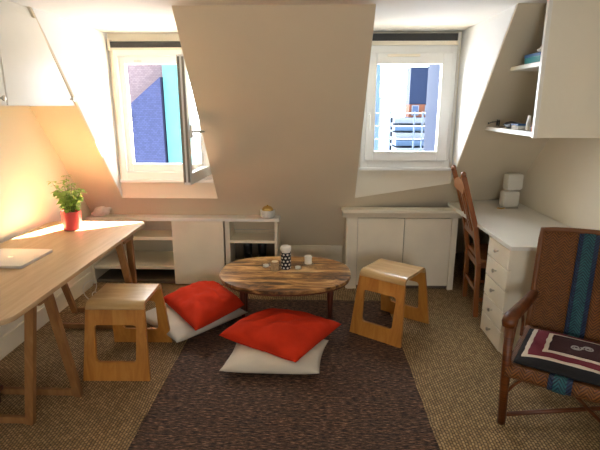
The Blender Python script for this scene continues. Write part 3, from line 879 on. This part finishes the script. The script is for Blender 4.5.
ZT = .4005
dc = thing('dotted_canister', 'tall black canister with white dots holding a rolled cream cloth, on the plank table', 'canister', (-.205, 3.275, ZT))
MB().lathe([(.034, 0), (.037, .002), (.037, .125), (.034, .125), (.033, .01), (0, .01)], seg=32, uv=True).build('cup', M['dots'], dc, smooth='auto')
MB().lathe([(.030, .012), (.031, .127), (.038, .138), (.040, .160), (.032, .171), (.018, .167), (.012, .172), (0, .166)], seg=28).build('cloth_roll', M['paper'], dc, smooth=True)
cj = thing('candle_jar', 'cork wrapped candle in a glass jar left of the dotted canister', 'candle', (-.282, 3.235, ZT))
MB().lathe([(.030, .005), (.030, .062), (.024, .064), (0, .064)], seg=28).build('cork_sleeve', M['cork'], cj, smooth='auto')
MB().lathe([(.0235, .0645), (.023, .068), (0, .068)], seg=24).build('wax', M['wax'], cj)
MB().lathe([(.037, 0), (.037, .070), (.035, .070), (.035, .004), (0, .004)], seg=28).build('jar', M['glass'], cj, smooth='auto')
def tealight(x, y, label):
    t = thing('tealight', label, 'candle', (x, y, ZT), 0, 'tealights on the plank table')
    MB().lathe([(.030, 0), (.032, .030), (.030, .030), (.028, .003), (0, .003)], seg=24).build('glass_cup', M['glass'], t, smooth='auto')
    MB().lathe([(.020, .004), (.020, .018), (.019, .018), (0, .017)], seg=20).build('wax', M['wax'], t, smooth='auto')
tealight(-.355, 3.305, 'white tealight in a small glass cup left of the cork candle')
tealight(-.118, 3.27, 'white tealight in a small glass cup right of the dotted canister')
wc = thing('pillar_candle', 'short white pillar candle on a glass dish at the back right of the plank table', 'candle', (-.045, 3.375, ZT))
MB().lathe([(.045, 0), (.048, .004), (.040, .005), (0, .004)], seg=28).build('dish', M['glass'], wc, smooth='auto')
MB().lathe([(.027, .006), (.027, .060), (.024, .064), (.012, .061), (0, .060)], seg=28).build('wax', M['wax'], wc, smooth='auto')

# ------------------------------------------------------------------ pillows
def pillow(name, corners, zc, th, mat, label, cat, seed, pinch=.10, tilt=None, n=44, group=None, dent=0, belly=.45):
    """corners: four (x,y,z) CCW, the corner points of the pillow seam"""
    cs = [Vector(c) for c in corners]
    cen = sum(cs, Vector()) / 4
    m = MB(); top, bot = {}, {}
    for i in range(n + 1):
        for j in range(n + 1):
            u, v = i / n, j / n
            a = abs(2 * u - 1); b = abs(2 * v - 1)
            up = .5 + (u - .5) * (1 - pinch * (1 - b * b) * a)
            vp = .5 + (v - .5) * (1 - pinch * (1 - a * a) * b)
            p = cs[0] * (1 - up) * (1 - vp) + cs[1] * up * (1 - vp) + cs[2] * up * vp + cs[3] * (1 - up) * vp
            f = max(0, (1 - a ** 3) * (1 - b ** 3)) ** .50
            q = Vector((u * 3.1 + seed, v * 3.1, seed))
            wr = noise.noise(q * 1.3) * .16 + abs(noise.noise(Vector((u * 5 + seed, v * 2.2, 1.7)))) * -.22 + noise.noise(q * 4) * .06
            edge = 1 - f
            # radial creases towards the corners
            ang = math.atan2(v - .5, u - .5)
            wr += .05 * edge * math.sin(ang * 22 + seed) * (f ** .3)
            hgt = th * f * (1 + wr) - dent * math.exp(-((u - .55) ** 2 + (v - .5) ** 2) / .02)
            top[i, j] = m.bm.verts.new(p + Vector((0, 0, hgt * (1 - belly))))
            if i in (0, n) or j in (0, n): bot[i, j] = top[i, j]
            else: bot[i, j] = m.bm.verts.new(p - Vector((0, 0, th * f * belly)))
    for i in range(n):
        for j in range(n):
            m.bm.faces.new((top[i, j], top[i + 1, j], top[i + 1, j + 1], top[i, j + 1]))
            m.bm.faces.new((bot[i, j], bot[i, j + 1], bot[i + 1, j + 1], bot[i + 1, j]))
    # seam piping stands a little off the cloth
    o = m.build(name, M[mat], smooth=True)
    mi = min(v.co.z for v in o.data.vertices)
    if zc is not None:
        for v in o.data.vertices: v.co.z += zc - mi
    return tag(o, label, cat, group)
pillow('floor_cushion', [(-.545, 2.44, .06), (.035, 2.43, .06), (.10, 2.83, .06), (-.50, 2.85, .06)], .012, .115, 'offwhite',
       'off-white square cushion flat on the brown rug under the nearer red cushion', 'cushion', 2.0, .06, group='white floor cushions')
pillow('throw_pillow', [(-.60, 2.72, .15), (-.10, 2.44, .13), (.185, 2.90, .15), (-.335, 3.04, .15)], .088, .165, 'red',
       'bright red cushion lying on an off-white one in the middle of the rug', 'cushion', 5.3, .03, group='red cushions', belly=.3)
pillow('floor_cushion', [(-.88, 2.76, .06), (-.485, 3.24, .06), (-.93, 3.62, .07), (-1.28, 3.12, .07)], .012, .13, 'offwhite',
       'off-white cushion on the floor under the farther red cushion, behind the left stool', 'cushion', 8.1, .06, group='white floor cushions')
pillow('throw_pillow', [(-.76, 2.78, .17), (-.50, 3.18, .18), (-.80, 3.55, .19), (-1.12, 3.22, .20)], .105, .165, 'red',
       'bright red cushion between the left stool and the bookcase panel', 'cushion', 11.7, .035, group='red cushions', dent=.02, belly=.3)

# ------------------------------------------------------------------ wooden desk chair
wc_ = thing('wooden_chair', 'tall-backed varnished wooden chair with its back to the room pulled up at the white desk', 'chair', (1.26, 3.56, 0), R(-6))
CW = .40   # along local Y ; chair faces +X
def post(y):
    pts = [(-.02, y, .003), (-.03, y, .42), (-.075, y, .70), (-.185, y, 1.06)]
    m = MB()
    for a, b in zip(pts, pts[1:]): m.bar(a, b, .040, .034, up=(1, 0, 0), bev=.004)
    m.lathe([(.016, 0), (.021, .012), (.019, .03), (.010, .042), (0, .045)], c=(-.189, y, 1.055), seg=14)
    m.build('post', M['chairwood'], wc_)
post(-CW / 2); post(CW / 2)
for x in (.34,):
    for y in (-CW / 2, CW / 2): MB().bar((x, y, .003), (x, y, .43), .036, .036, bev=.003).build('leg', M['chairwood'], wc_)
MB().box((-.03, -CW / 2 - .02, .435), (.375, CW / 2 + .02, .462), bev=.008).build('seat', M['chairwood'], wc_)
MB().box((-.02, -CW / 2 + .02, .38), (.35, -CW / 2 + .04, .435)).box((-.02, CW / 2 - .04, .38), (.35, CW / 2 - .02, .435)).box((.33, -CW / 2, .38), (.35, CW / 2, .435)).build('apron', M['chairwood'], wc_)
tr = MB().prism([(-.160 - .018, y, z) for y, z in [(-.19, .93), (.19, .93), (.19, .985), (.10, 1.015), (0, 1.03), (-.10, 1.015), (-.19, .985)]], (.018, 0, 0), bev=.003)
tr.build('top_rail', M['chairwood'], wc_)
MB().bar((-.063, -.19, .62), (-.063, .19, .62), .018, .05).build('lower_rail', M['chairwood'], wc_)
for y, wd in ((-.085, .020), (0, .055), (.085, .020)):
    MB().bar((-.066, y, .63), (-.160, y, .95), .012, wd, up=(0, 1, 0), bev=.002).build('back_slat', M['chairwood'], wc_)
for z in (.40, .20): MB().bar((-.025, -.19, z), (-.025, .19, z), .018, .045 if z > .3 else .03).build('stretcher', M['chairwood'], wc_)
for y in (-CW / 2, CW / 2):
    MB().bar((-.02, y, .14), (.34, y, .14), .018, .028).build('stretcher', M['chairwood'], wc_)

# ------------------------------------------------------------------ table lamp of two frosted blocks
tl = thing('table_lamp', 'lamp of two stacked frosted white blocks in the back corner of the white desk', 'lamp', (1.61, 3.895, .7315), R(8))
for z, sh, r_ in ((.012, -.010, 0), (.152, .006, 0)):
    b2 = MB().box((-.068 + sh, -.045, z), (.068 + sh, .045, z + .135), bev=.024)
    b2.build('lamp_shade', M['lamp'], tl, smooth='auto')
MB().box((-.055, -.035, 0), (.055, .035, .012), bev=.003).tube([(0, 0, .01), (0, 0, .18)], .01, 8).build('base', M['metal'], tl)
MB().tube([(-.06, -.03, .006), (-.10, -.05, .006), (-.115, -.02, .006), (-.13, -.045, .010)], .005, 8).build('switch', M['gold'], tl)

# ------------------------------------------------------------------ things on the corner shelves
ZS = 1.4055
sg = thing('sunglasses', 'dark folded sunglasses at the narrow end of the lower corner shelf', 'glasses', (1.285, 3.46, ZS), R(80))
m = MB()
for s_ in (-1, 1):
    m.prism([(s_ * .035 + .028 * math.cos(a), -.002, .028 + .022 * math.sin(a)) for a in [2 * PI * k / 16 for k in range(16)]], (0, .004, 0))
m.box((-.008, -.003, .034), (.008, .003, .04)); m.build('lenses', M['black'], sg)
m = MB(); m.tube([(-.064, 0, .038), (-.062, .05, .034), (.03, .06, .02)], .0025, 6); m.tube([(.064, 0, .038), (.062, .055, .034), (-.03, .066, .02)], .0025, 6)
m.build('temples', M['black'], sg)
def blob(name, c, s, mat, label, cat, seed=1):
    m = MB(); bmesh.ops.create_icosphere(m.bm, subdivisions=3, radius=1)
    for v in m.bm.verts:
        p = v.co * (1 + .35 * noise.noise(v.co * 2 + Vector((seed, 0, 0))))
        v.co = Vector((p.x * s[0], p.y * s[1], max(0, (p.z + .8) * s[2])))
    o = m.build(name, M[mat], smooth=True); o.location = c
    return tag(o, label, cat)
blob('pouch', (1.30, 3.24, ZS), (.045, .09, .024), 'black', 'small black pouch in the middle of the lower corner shelf', 'pouch', 4)
t = thing('cream_tube', 'white squeeze tube standing on its cap on the lower corner shelf', 'tube', (1.285, 2.965, ZS))
MB().lathe([(.014, 0), (.014, .018), (.012, .018), (0, .018)], seg=16).build('cap', M['white'], t, smooth='auto')
m = MB(); prev = None
for z, rx, ry in ((.018, .016, .016), (.04, .018, .014), (.07, .021, .007), (.088, .022, .002)):
    ring = [m.bm.verts.new((ry * math.cos(2 * PI * k / 16), rx * math.sin(2 * PI * k / 16), z)) for k in range(16)]
    if prev:
        for k in range(16): m.bm.faces.new((prev[k], prev[(k + 1) % 16], ring[(k + 1) % 16], ring[k]))
    prev = ring
m.bm.faces.new(prev); m.build('body', M['frame'], t, smooth='auto')
def small_box(name, c, s, mat, label, lidmat, rz=0, cat='box'):
    t = thing(name, label, cat, c, rz)
    MB().box((-s[0] / 2, -s[1] / 2, 0), (s[0] / 2, s[1] / 2, s[2] * .68), bev=.003).build('body', M[mat], t)
    MB().box((-s[0] / 2 - .002, -s[1] / 2 - .002, s[2] * .68), (s[0] / 2 + .002, s[1] / 2 + .002, s[2]), bev=.003).build('lid', M[lidmat], t)
small_box('small_box', (1.275, 3.075, ZS), (.06, .07, .035), 'paper', 'small pale box with a blue lid left of the squeeze tube', 'blueplastic', .2)
small_box('small_box', (1.29, 2.875, ZS), (.05, .05, .03), 'black', 'small black case beside the panel on the lower corner shelf', 'black', -.2)
t = thing('pill_bottle', 'tiny orange bottle with a dark cap at the front end of the lower corner shelf', 'bottle', (1.25, 2.815, ZS))
MB().lathe([(.013, 0), (.013, .028), (.009, .033), (0, .033)], seg=16).build('body', M['orange'], t, smooth='auto')
MB().lathe([(.010, .033), (.010, .044), (0, .044)], seg=16).build('cap', M['black'], t, smooth='auto')
small_box('storage_box', (1.305, 2.93, 1.7855), (.12, .20, .055), 'teal', 'teal box on the upper corner shelf', 'blueplastic', 0)
blob('cloth_bundle', (1.30, 2.86, 1.842), (.05, .05, .02), 'stone', 'small grey cloth bundle on top of the teal box', 'cloth', 9)

# ------------------------------------------------------------------ woven armchair
A = -33
ac = thing('woven_armchair', 'brown woven cane armchair with a teal stripe in the right foreground', 'armchair', (.947, 2.108, 0), R(A))
W_, D_ = .60, .50
def rods(name, path, r, n=10, mat='rattan'): return MB().tube(path, r, n).build(name, M[mat], ac, smooth=True)
def bez(pts, n=14):
    pts = [Vector(p) for p in pts]; out = []
    for k in range(n + 1):
        q = pts[:]
        t_ = k / n
        while len(q) > 1: q = [q[i].lerp(q[i + 1], t_) for i in range(len(q) - 1)]
        out.append(q[0])
    return out
SZ = .335
for x in (0, W_):
    sx = 1 if x == 0 else -1
    rods('front_leg', [(x, 0, .004), (x - .005 * sx, -.012, .30), (x - .01 * sx, -.02, .545)], [.020, .022, .021])
    rods('back_leg', [(x, D_, .004), (x, D_ - .02, .33)], [.018, .020])
    # arm: flat woven band over a rod
    a0, a1 = Vector((x - .01 * sx, -.03, .56)), Vector((x + .005 * sx, D_ + .03, .52))
    am = MB()
    pth = [a0 + Vector((0, .0, -.02)), a0, a0 + Vector((0, .03, .012)), a0.lerp(a1, .3) + Vector((0, 0, .008)), a0.lerp(a1, .65), a1]
    am.tube(pth, [.024, .027, .027, .026, .024, .022], 12)
    for v in am.bm.verts: v.co.x = x + (v.co.x - x) * 1.25
    am.build('armrest', M['rattan'], ac, smooth=True)
    rods('arm_bracket', bez([(x, .0, .30), (x, .02, .50), (x, .16, .55)]), .008, 8)
    rods('arm_bracket', bez([(x, .30, SZ + .02), (x, .34, .46), (x, .20, .545)]), .008, 8)
    rods('seat_bracket', bez([(x, .0, .16), (x + .05 * sx, 0, .28), (x + .14 * sx, 0, .315)]), .008, 8)
rods('cross_brace', [(0, .01, .045), (W_, D_ - .01, .06)], .012, mat='rattan')
rods('cross_brace', bez([(0, D_ - .03, .29), (.25, .30, .10), (W_, .01, .03)]), .010)
# seat: thick woven band with rolled front, woven sheet
def sheet(name, pts_fn, nu, nv, mat, th=.010, uvs=1.0, parent=ac):
    m = MB(); G = [[m.bm.verts.new(pts_fn(i / nu, j / nv)[0]) for j in range(nv + 1)] for i in range(nu + 1)]
    for i in range(nu):
        for j in range(nv):
            f = m.bm.faces.new((G[i][j], G[i + 1][j], G[i + 1][j + 1], G[i][j + 1]))
            for l, (a, b) in zip(f.loops, ((i, j), (i + 1, j), (i + 1, j + 1), (i, j + 1))):
                l[m.uv].uv = pts_fn(a / nu, b / nv)[1]
    o = m.build(name, M[mat], parent, smooth=True)
    md = o.modifiers.new('thickness', 'SOLIDIFY'); md.thickness = th; md.offset = 0
    return o
def seat_fn(x0, x1, lift=0.0):
    def fn(u, v):
        x = x0 + (x1 - x0) * u
        # v: 0 underside of rolled front -> 1 back
        if v < .25:
            a = R(-150 + 240 * (v / .25)); r = .030 + lift
            y = -.005 - r * math.cos(a) ; z = SZ - .030 + r * math.sin(a)
            # rolled front edge
            y = -.008 - r * math.cos(a - 0) * 1.0
            s_ = (v / .25) * .12
        else:
            t_ = (v - .25) / .75
            y = -.008 + t_ * (D_ + .005); z = SZ + lift - .035 * math.sin(PI * min(1, t_)) * math.sin(PI * min(max((x) / W_, 0), 1)) 
            s_ = .12 + t_ * .5
        return (x, y, z), (x, s_)
    return fn
def back_fn(x0, x1, lift=0.0, H0=SZ - .02, H1=.875):
    def fn(u, v):
        x = x0 + (x1 - x0) * u; xx = (x / W_ - .5) * 2
        z = H0 + (H1 - H0 + .012 * (1 - xx * xx)) * v
        y = D_ + .02 + .10 * v + .035 * math.cos(xx * PI / 2) * v * 1.0 - lift
        return (x, y, z), (x, v * .55)
    return fn
SA, SB, SC_, SD = .180, .202, .256, .278
for (x0, x1, mt, nm, lf) in ((-.005, SA, 'cane', 'seat_weave', 0), (SA, SD, 'canenavy', 'seat_stripe_border', .002), (SB, SC_, 'caneteal', 'seat_stripe', .006), (SD, W_ + .005, 'cane', 'seat_weave', 0)):
    sheet(nm, seat_fn(x0, x1, lf), 10, 30, mt, .010)
for (x0, x1, mt, nm, lf) in ((-.005, SA, 'cane', 'back_weave', 0), (SA, SD, 'canenavy', 'back_stripe_border', .002), (SB, SC_, 'caneteal', 'back_stripe', .006), (SD, W_ + .005, 'cane', 'back_weave', 0)):
    sheet(nm, back_fn(x0, x1, lf), 10, 16, mt, .014)
fn = back_fn(0, W_)
rods('back_frame', [Vector(fn(0, k / 10)[0]) for k in range(11)] + [Vector(fn(k / 10, 1)[0]) for k in range(1, 11)] + [Vector(fn(1, 1 - k / 10)[0]) for k in range(1, 11)], .016, 10, 'cane')
MB().tube([(0, 0, SZ - .02), (0, D_, SZ - .02), (W_, D_, SZ - .02), (W_, 0, SZ - .02)], .016, 10).build('seat_frame', M['rattan'], ac, smooth=True)

# seat cushion with knitted pattern, lying on the armchair
ck = thing('seat_cushion', 'black and maroon patterned knitted cushion lying on the woven armchair seat', 'cushion', (.947, 2.108, 0), R(A))
ux0, ux1, uy0, uy1 = .02, .55, .0, .44
def cz(u, v):
    a, b = abs(2 * u - 1), abs(2 * v - 1)
    return SZ + .012 + .038 * (max(0, (1 - a ** 3) * (1 - b ** 3))) ** .5 + .004 * noise.noise(Vector((u * 5, v * 5, 2)))
cm = MB(); n = 30; T, B = {}, {}
for i in range(n + 1):
    for j in range(n + 1):
        u, v = i / n, j / n; x, y = ux0 + (ux1 - ux0) * u, uy0 + (uy1 - uy0) * v
        T[i, j] = cm.bm.verts.new((x, y, cz(u, v)))
        B[i, j] = T[i, j] if (i in (0, n) or j in (0, n)) else cm.bm.verts.new((x, y, SZ + .008))
for i in range(n):
    for j in range(n):
        cm.bm.faces.new((T[i, j], T[i + 1, j], T[i + 1, j + 1], T[i, j + 1])); cm.bm.faces.new((B[i, j], B[i, j + 1], B[i + 1, j + 1], B[i + 1, j]))
cm.build('cushion_pad', M['cushblack'], ck, smooth=True)
def inlay(name, u0, u1, v0, v1, mat, lift, wob=.0, sd=0):
    m = MB(); q = 24; G = {}
    for i in range(q + 1):
        for j in range(q + 1):
            u = u0 + (u1 - u0) * i / q; v = v0 + (v1 - v0) * j / q
            du_ = wob * noise.noise(Vector((v * 9, sd, 0))); dv_ = wob * noise.noise(Vector((u * 9, sd, 5)))
            if i in (0, q): u += du_
            if j in (0, q): v += dv_
            G[i, j] = m.bm.verts.new((ux0 + (ux1 - ux0) * u, uy0 + (uy1 - uy0) * v, cz(u, v) + lift))
    for i in range(q):
        for j in range(q): m.bm.faces.new((G[i, j], G[i + 1, j], G[i + 1, j + 1], G[i, j + 1]))
    o = m.build(name, M[mat], ck, smooth=True)
    md = o.modifiers.new('thickness', 'SOLIDIFY'); md.thickness = .0012; md.offset = -1
inlay('outer_border', .05, .95, .13, .97, 'cushcream', .0015, .012, 1)
inlay('maroon_band', .09, .91, .18, .93, 'cushmaroon', .003, .010, 2)
inlay('inner_border', .20, .80, .29, .83, 'cushcream', .0045, .012, 3)
inlay('centre_field', .24, .76, .34, .79, 'cushdark', .006, .010, 4)
# pair of scrolls knitted in the centre
m = MB()
for s_ in (-1, 1):
    pth = []
    for k in range(26):
        t_ = k / 25; a = t_ * 3.2 * PI; r_ = .010 + .028 * t_
        u = .5 + s_ * (.05 + r_ * math.cos(a) * 1.3 - .02 * 0); v = .56 + s_ * (r_ * math.sin(a) * 1.5 + .015)
        pth.append((ux0 + (ux1 - ux0) * u, uy0 + (uy1 - uy0) * v, cz(u, v) + .0065))
    m.tube(pth, .0036, 6)
m.build('scroll_motif', M['cushgrey'], ck, smooth=True)

# dark wooden footstool just peeking in under the near end of the table
ft = thing('footstool', 'low dark red wooden footstool under the pale table at the left edge', 'footstool', (-1.80, 2.11, 0), 0)
MB().box((-.14, -.10, .075), (.14, .10, .10), bev=.006).build('top', M['redwood'], ft)
for x in (-.11, .11): MB().box((x - .012, -.09, .001), (x + .012, .09, .075), bev=.003).build('leg', M['redwood'], ft)

# ------------------------------------------------------------------ outside
def fquad(m, pts, uvs): m.face(pts, uvs)
# neighbouring house through the left window; roof's sunlit and shadowed parts painted as colours
nb = thing('neighbour_house', 'neighbouring slate roof seen through the left window, sunlit part coloured mauve, shadowed part blue', 'house')
m = MB(); Yb = 9.2
m.face([(-4.6, Yb, -1), (-2.7, Yb, -1), (-2.7, Yb, 3.6), (-4.6, Yb, 3.6)], [(0, 0), (1.9, 0), (1.9, 4.6), (0, 4.6)])
m.prism([(-4.6, Yb + .02, -1), (-2.7, Yb + .02, -1), (-2.7, Yb + .02, 3.6), (-4.6, Yb + .02, 3.6)], (0, .4, 0))
m.build('sunlit_roof', M['mauve'], nb, recalc=True)
m = MB(); Ys = 8.6
P5 = [(-4.9, Ys, -1), (-2.72, Ys, -1), (-2.72, Ys + .0, 2.04), (-3.30, Ys, 1.57), (-4.9, Ys, .25)]
m.face(P5, [(p[0], p[2]) for p in P5]); m.prism([(a, b + .02, c) for a, b, c in P5], (0, .3, 0))
m.build('shaded_roof', M['slate'], nb)
MB().box((-2.70, Yb - .5, -1), (-2.36, Yb, 4.5)).build('rendered_wall', M['cyan'], nb)
MB().box((-3.42, 8.5, 1.30), (-3.26, 8.62, 1.36), bev=.02).build('roof_vent', M['black'], nb)
# house opposite through the right window
hb = thing('opposite_building', 'navy zinc building with orange brick windows seen through the right window', 'building')
Yr = 12.0
MB().box((2.28, Yr, 1.58), (3.25, Yr + .5, 2.45)).build('roof_block', M['navy'], hb)
MB().box((2.28, Yr - .02, 1.28), (3.25, Yr + .5, 1.58)).build('brick_band', M['brickorange'], hb)
for x in (2.34, 2.66, 2.95):
    f = MB().box((x, Yr - .05, 1.32), (x + .17, Yr, 1.56)).build('window', M['facade'], hb)
    MB().box((x + .02, Yr - .06, 1.34), (x + .15, Yr - .045, 1.54)).build('pane', M['darkglass'], f)
for k in range(6):
    MB().box((1.9, Yr - .25 - .12 * k, 1.14 - .17 * k), (3.4, Yr + .3, 1.26 - .17 * k)).build('zinc_ledge', M['zinc'] if k % 2 else M['facade'], hb)
MB().box((3.05, Yr - .3, 1.0), (3.12, Yr - .2, 2.9)).build('downpipe', M['zinc'], hb)
MB().box((1.9, Yr, -1), (3.4, Yr + .5, 1.28)).build('lower_wall', M['facade'], hb)
sf = thing('scaffold', 'pale metal scaffold standing outside the right window', 'scaffold')
Yq = 8.5
for x in (1.12, 1.30, 1.72, 1.86): MB().tube([(x, Yq, -1), (x, Yq, 1.70 - .25 * (x > 1.5))], .016, 8).build('upright', M['scaff'], sf)
for k in range(7): MB().tube([(1.05, Yq, .10 + k * .22), (1.90, Yq, .10 + k * .22)], .010, 8).build('rail', M['scaff'], sf)
pw = thing('sun_blocker_left', 'tall added sun-blocking wall, its blue grey edge at the far left of the right window view', 'house')  # added wall; shades the lower left window, only its edge in view
MB().box((.15, 9.2, -1), (1.20, 9.6, 5.42)).build('render', M['zinc'], pw)
MB().box((.10, 9.15, 5.30), (1.23, 9.65, 5.42)).build('coping', M['facade'], pw)
tw = thing('sun_blocker_right', 'added dark sun-blocking wall at the far right edge of the right window view', 'house')  # added wall; keeps the sun out of the right window
MB().box((1.86, 7.3, -1), (5.0, 8.3, 5.6)).build('render', M['navy'], tw)
MB().box((1.80, 7.27, 5.6), (5.03, 8.33, 5.75)).build('coping', M['facade'], tw)
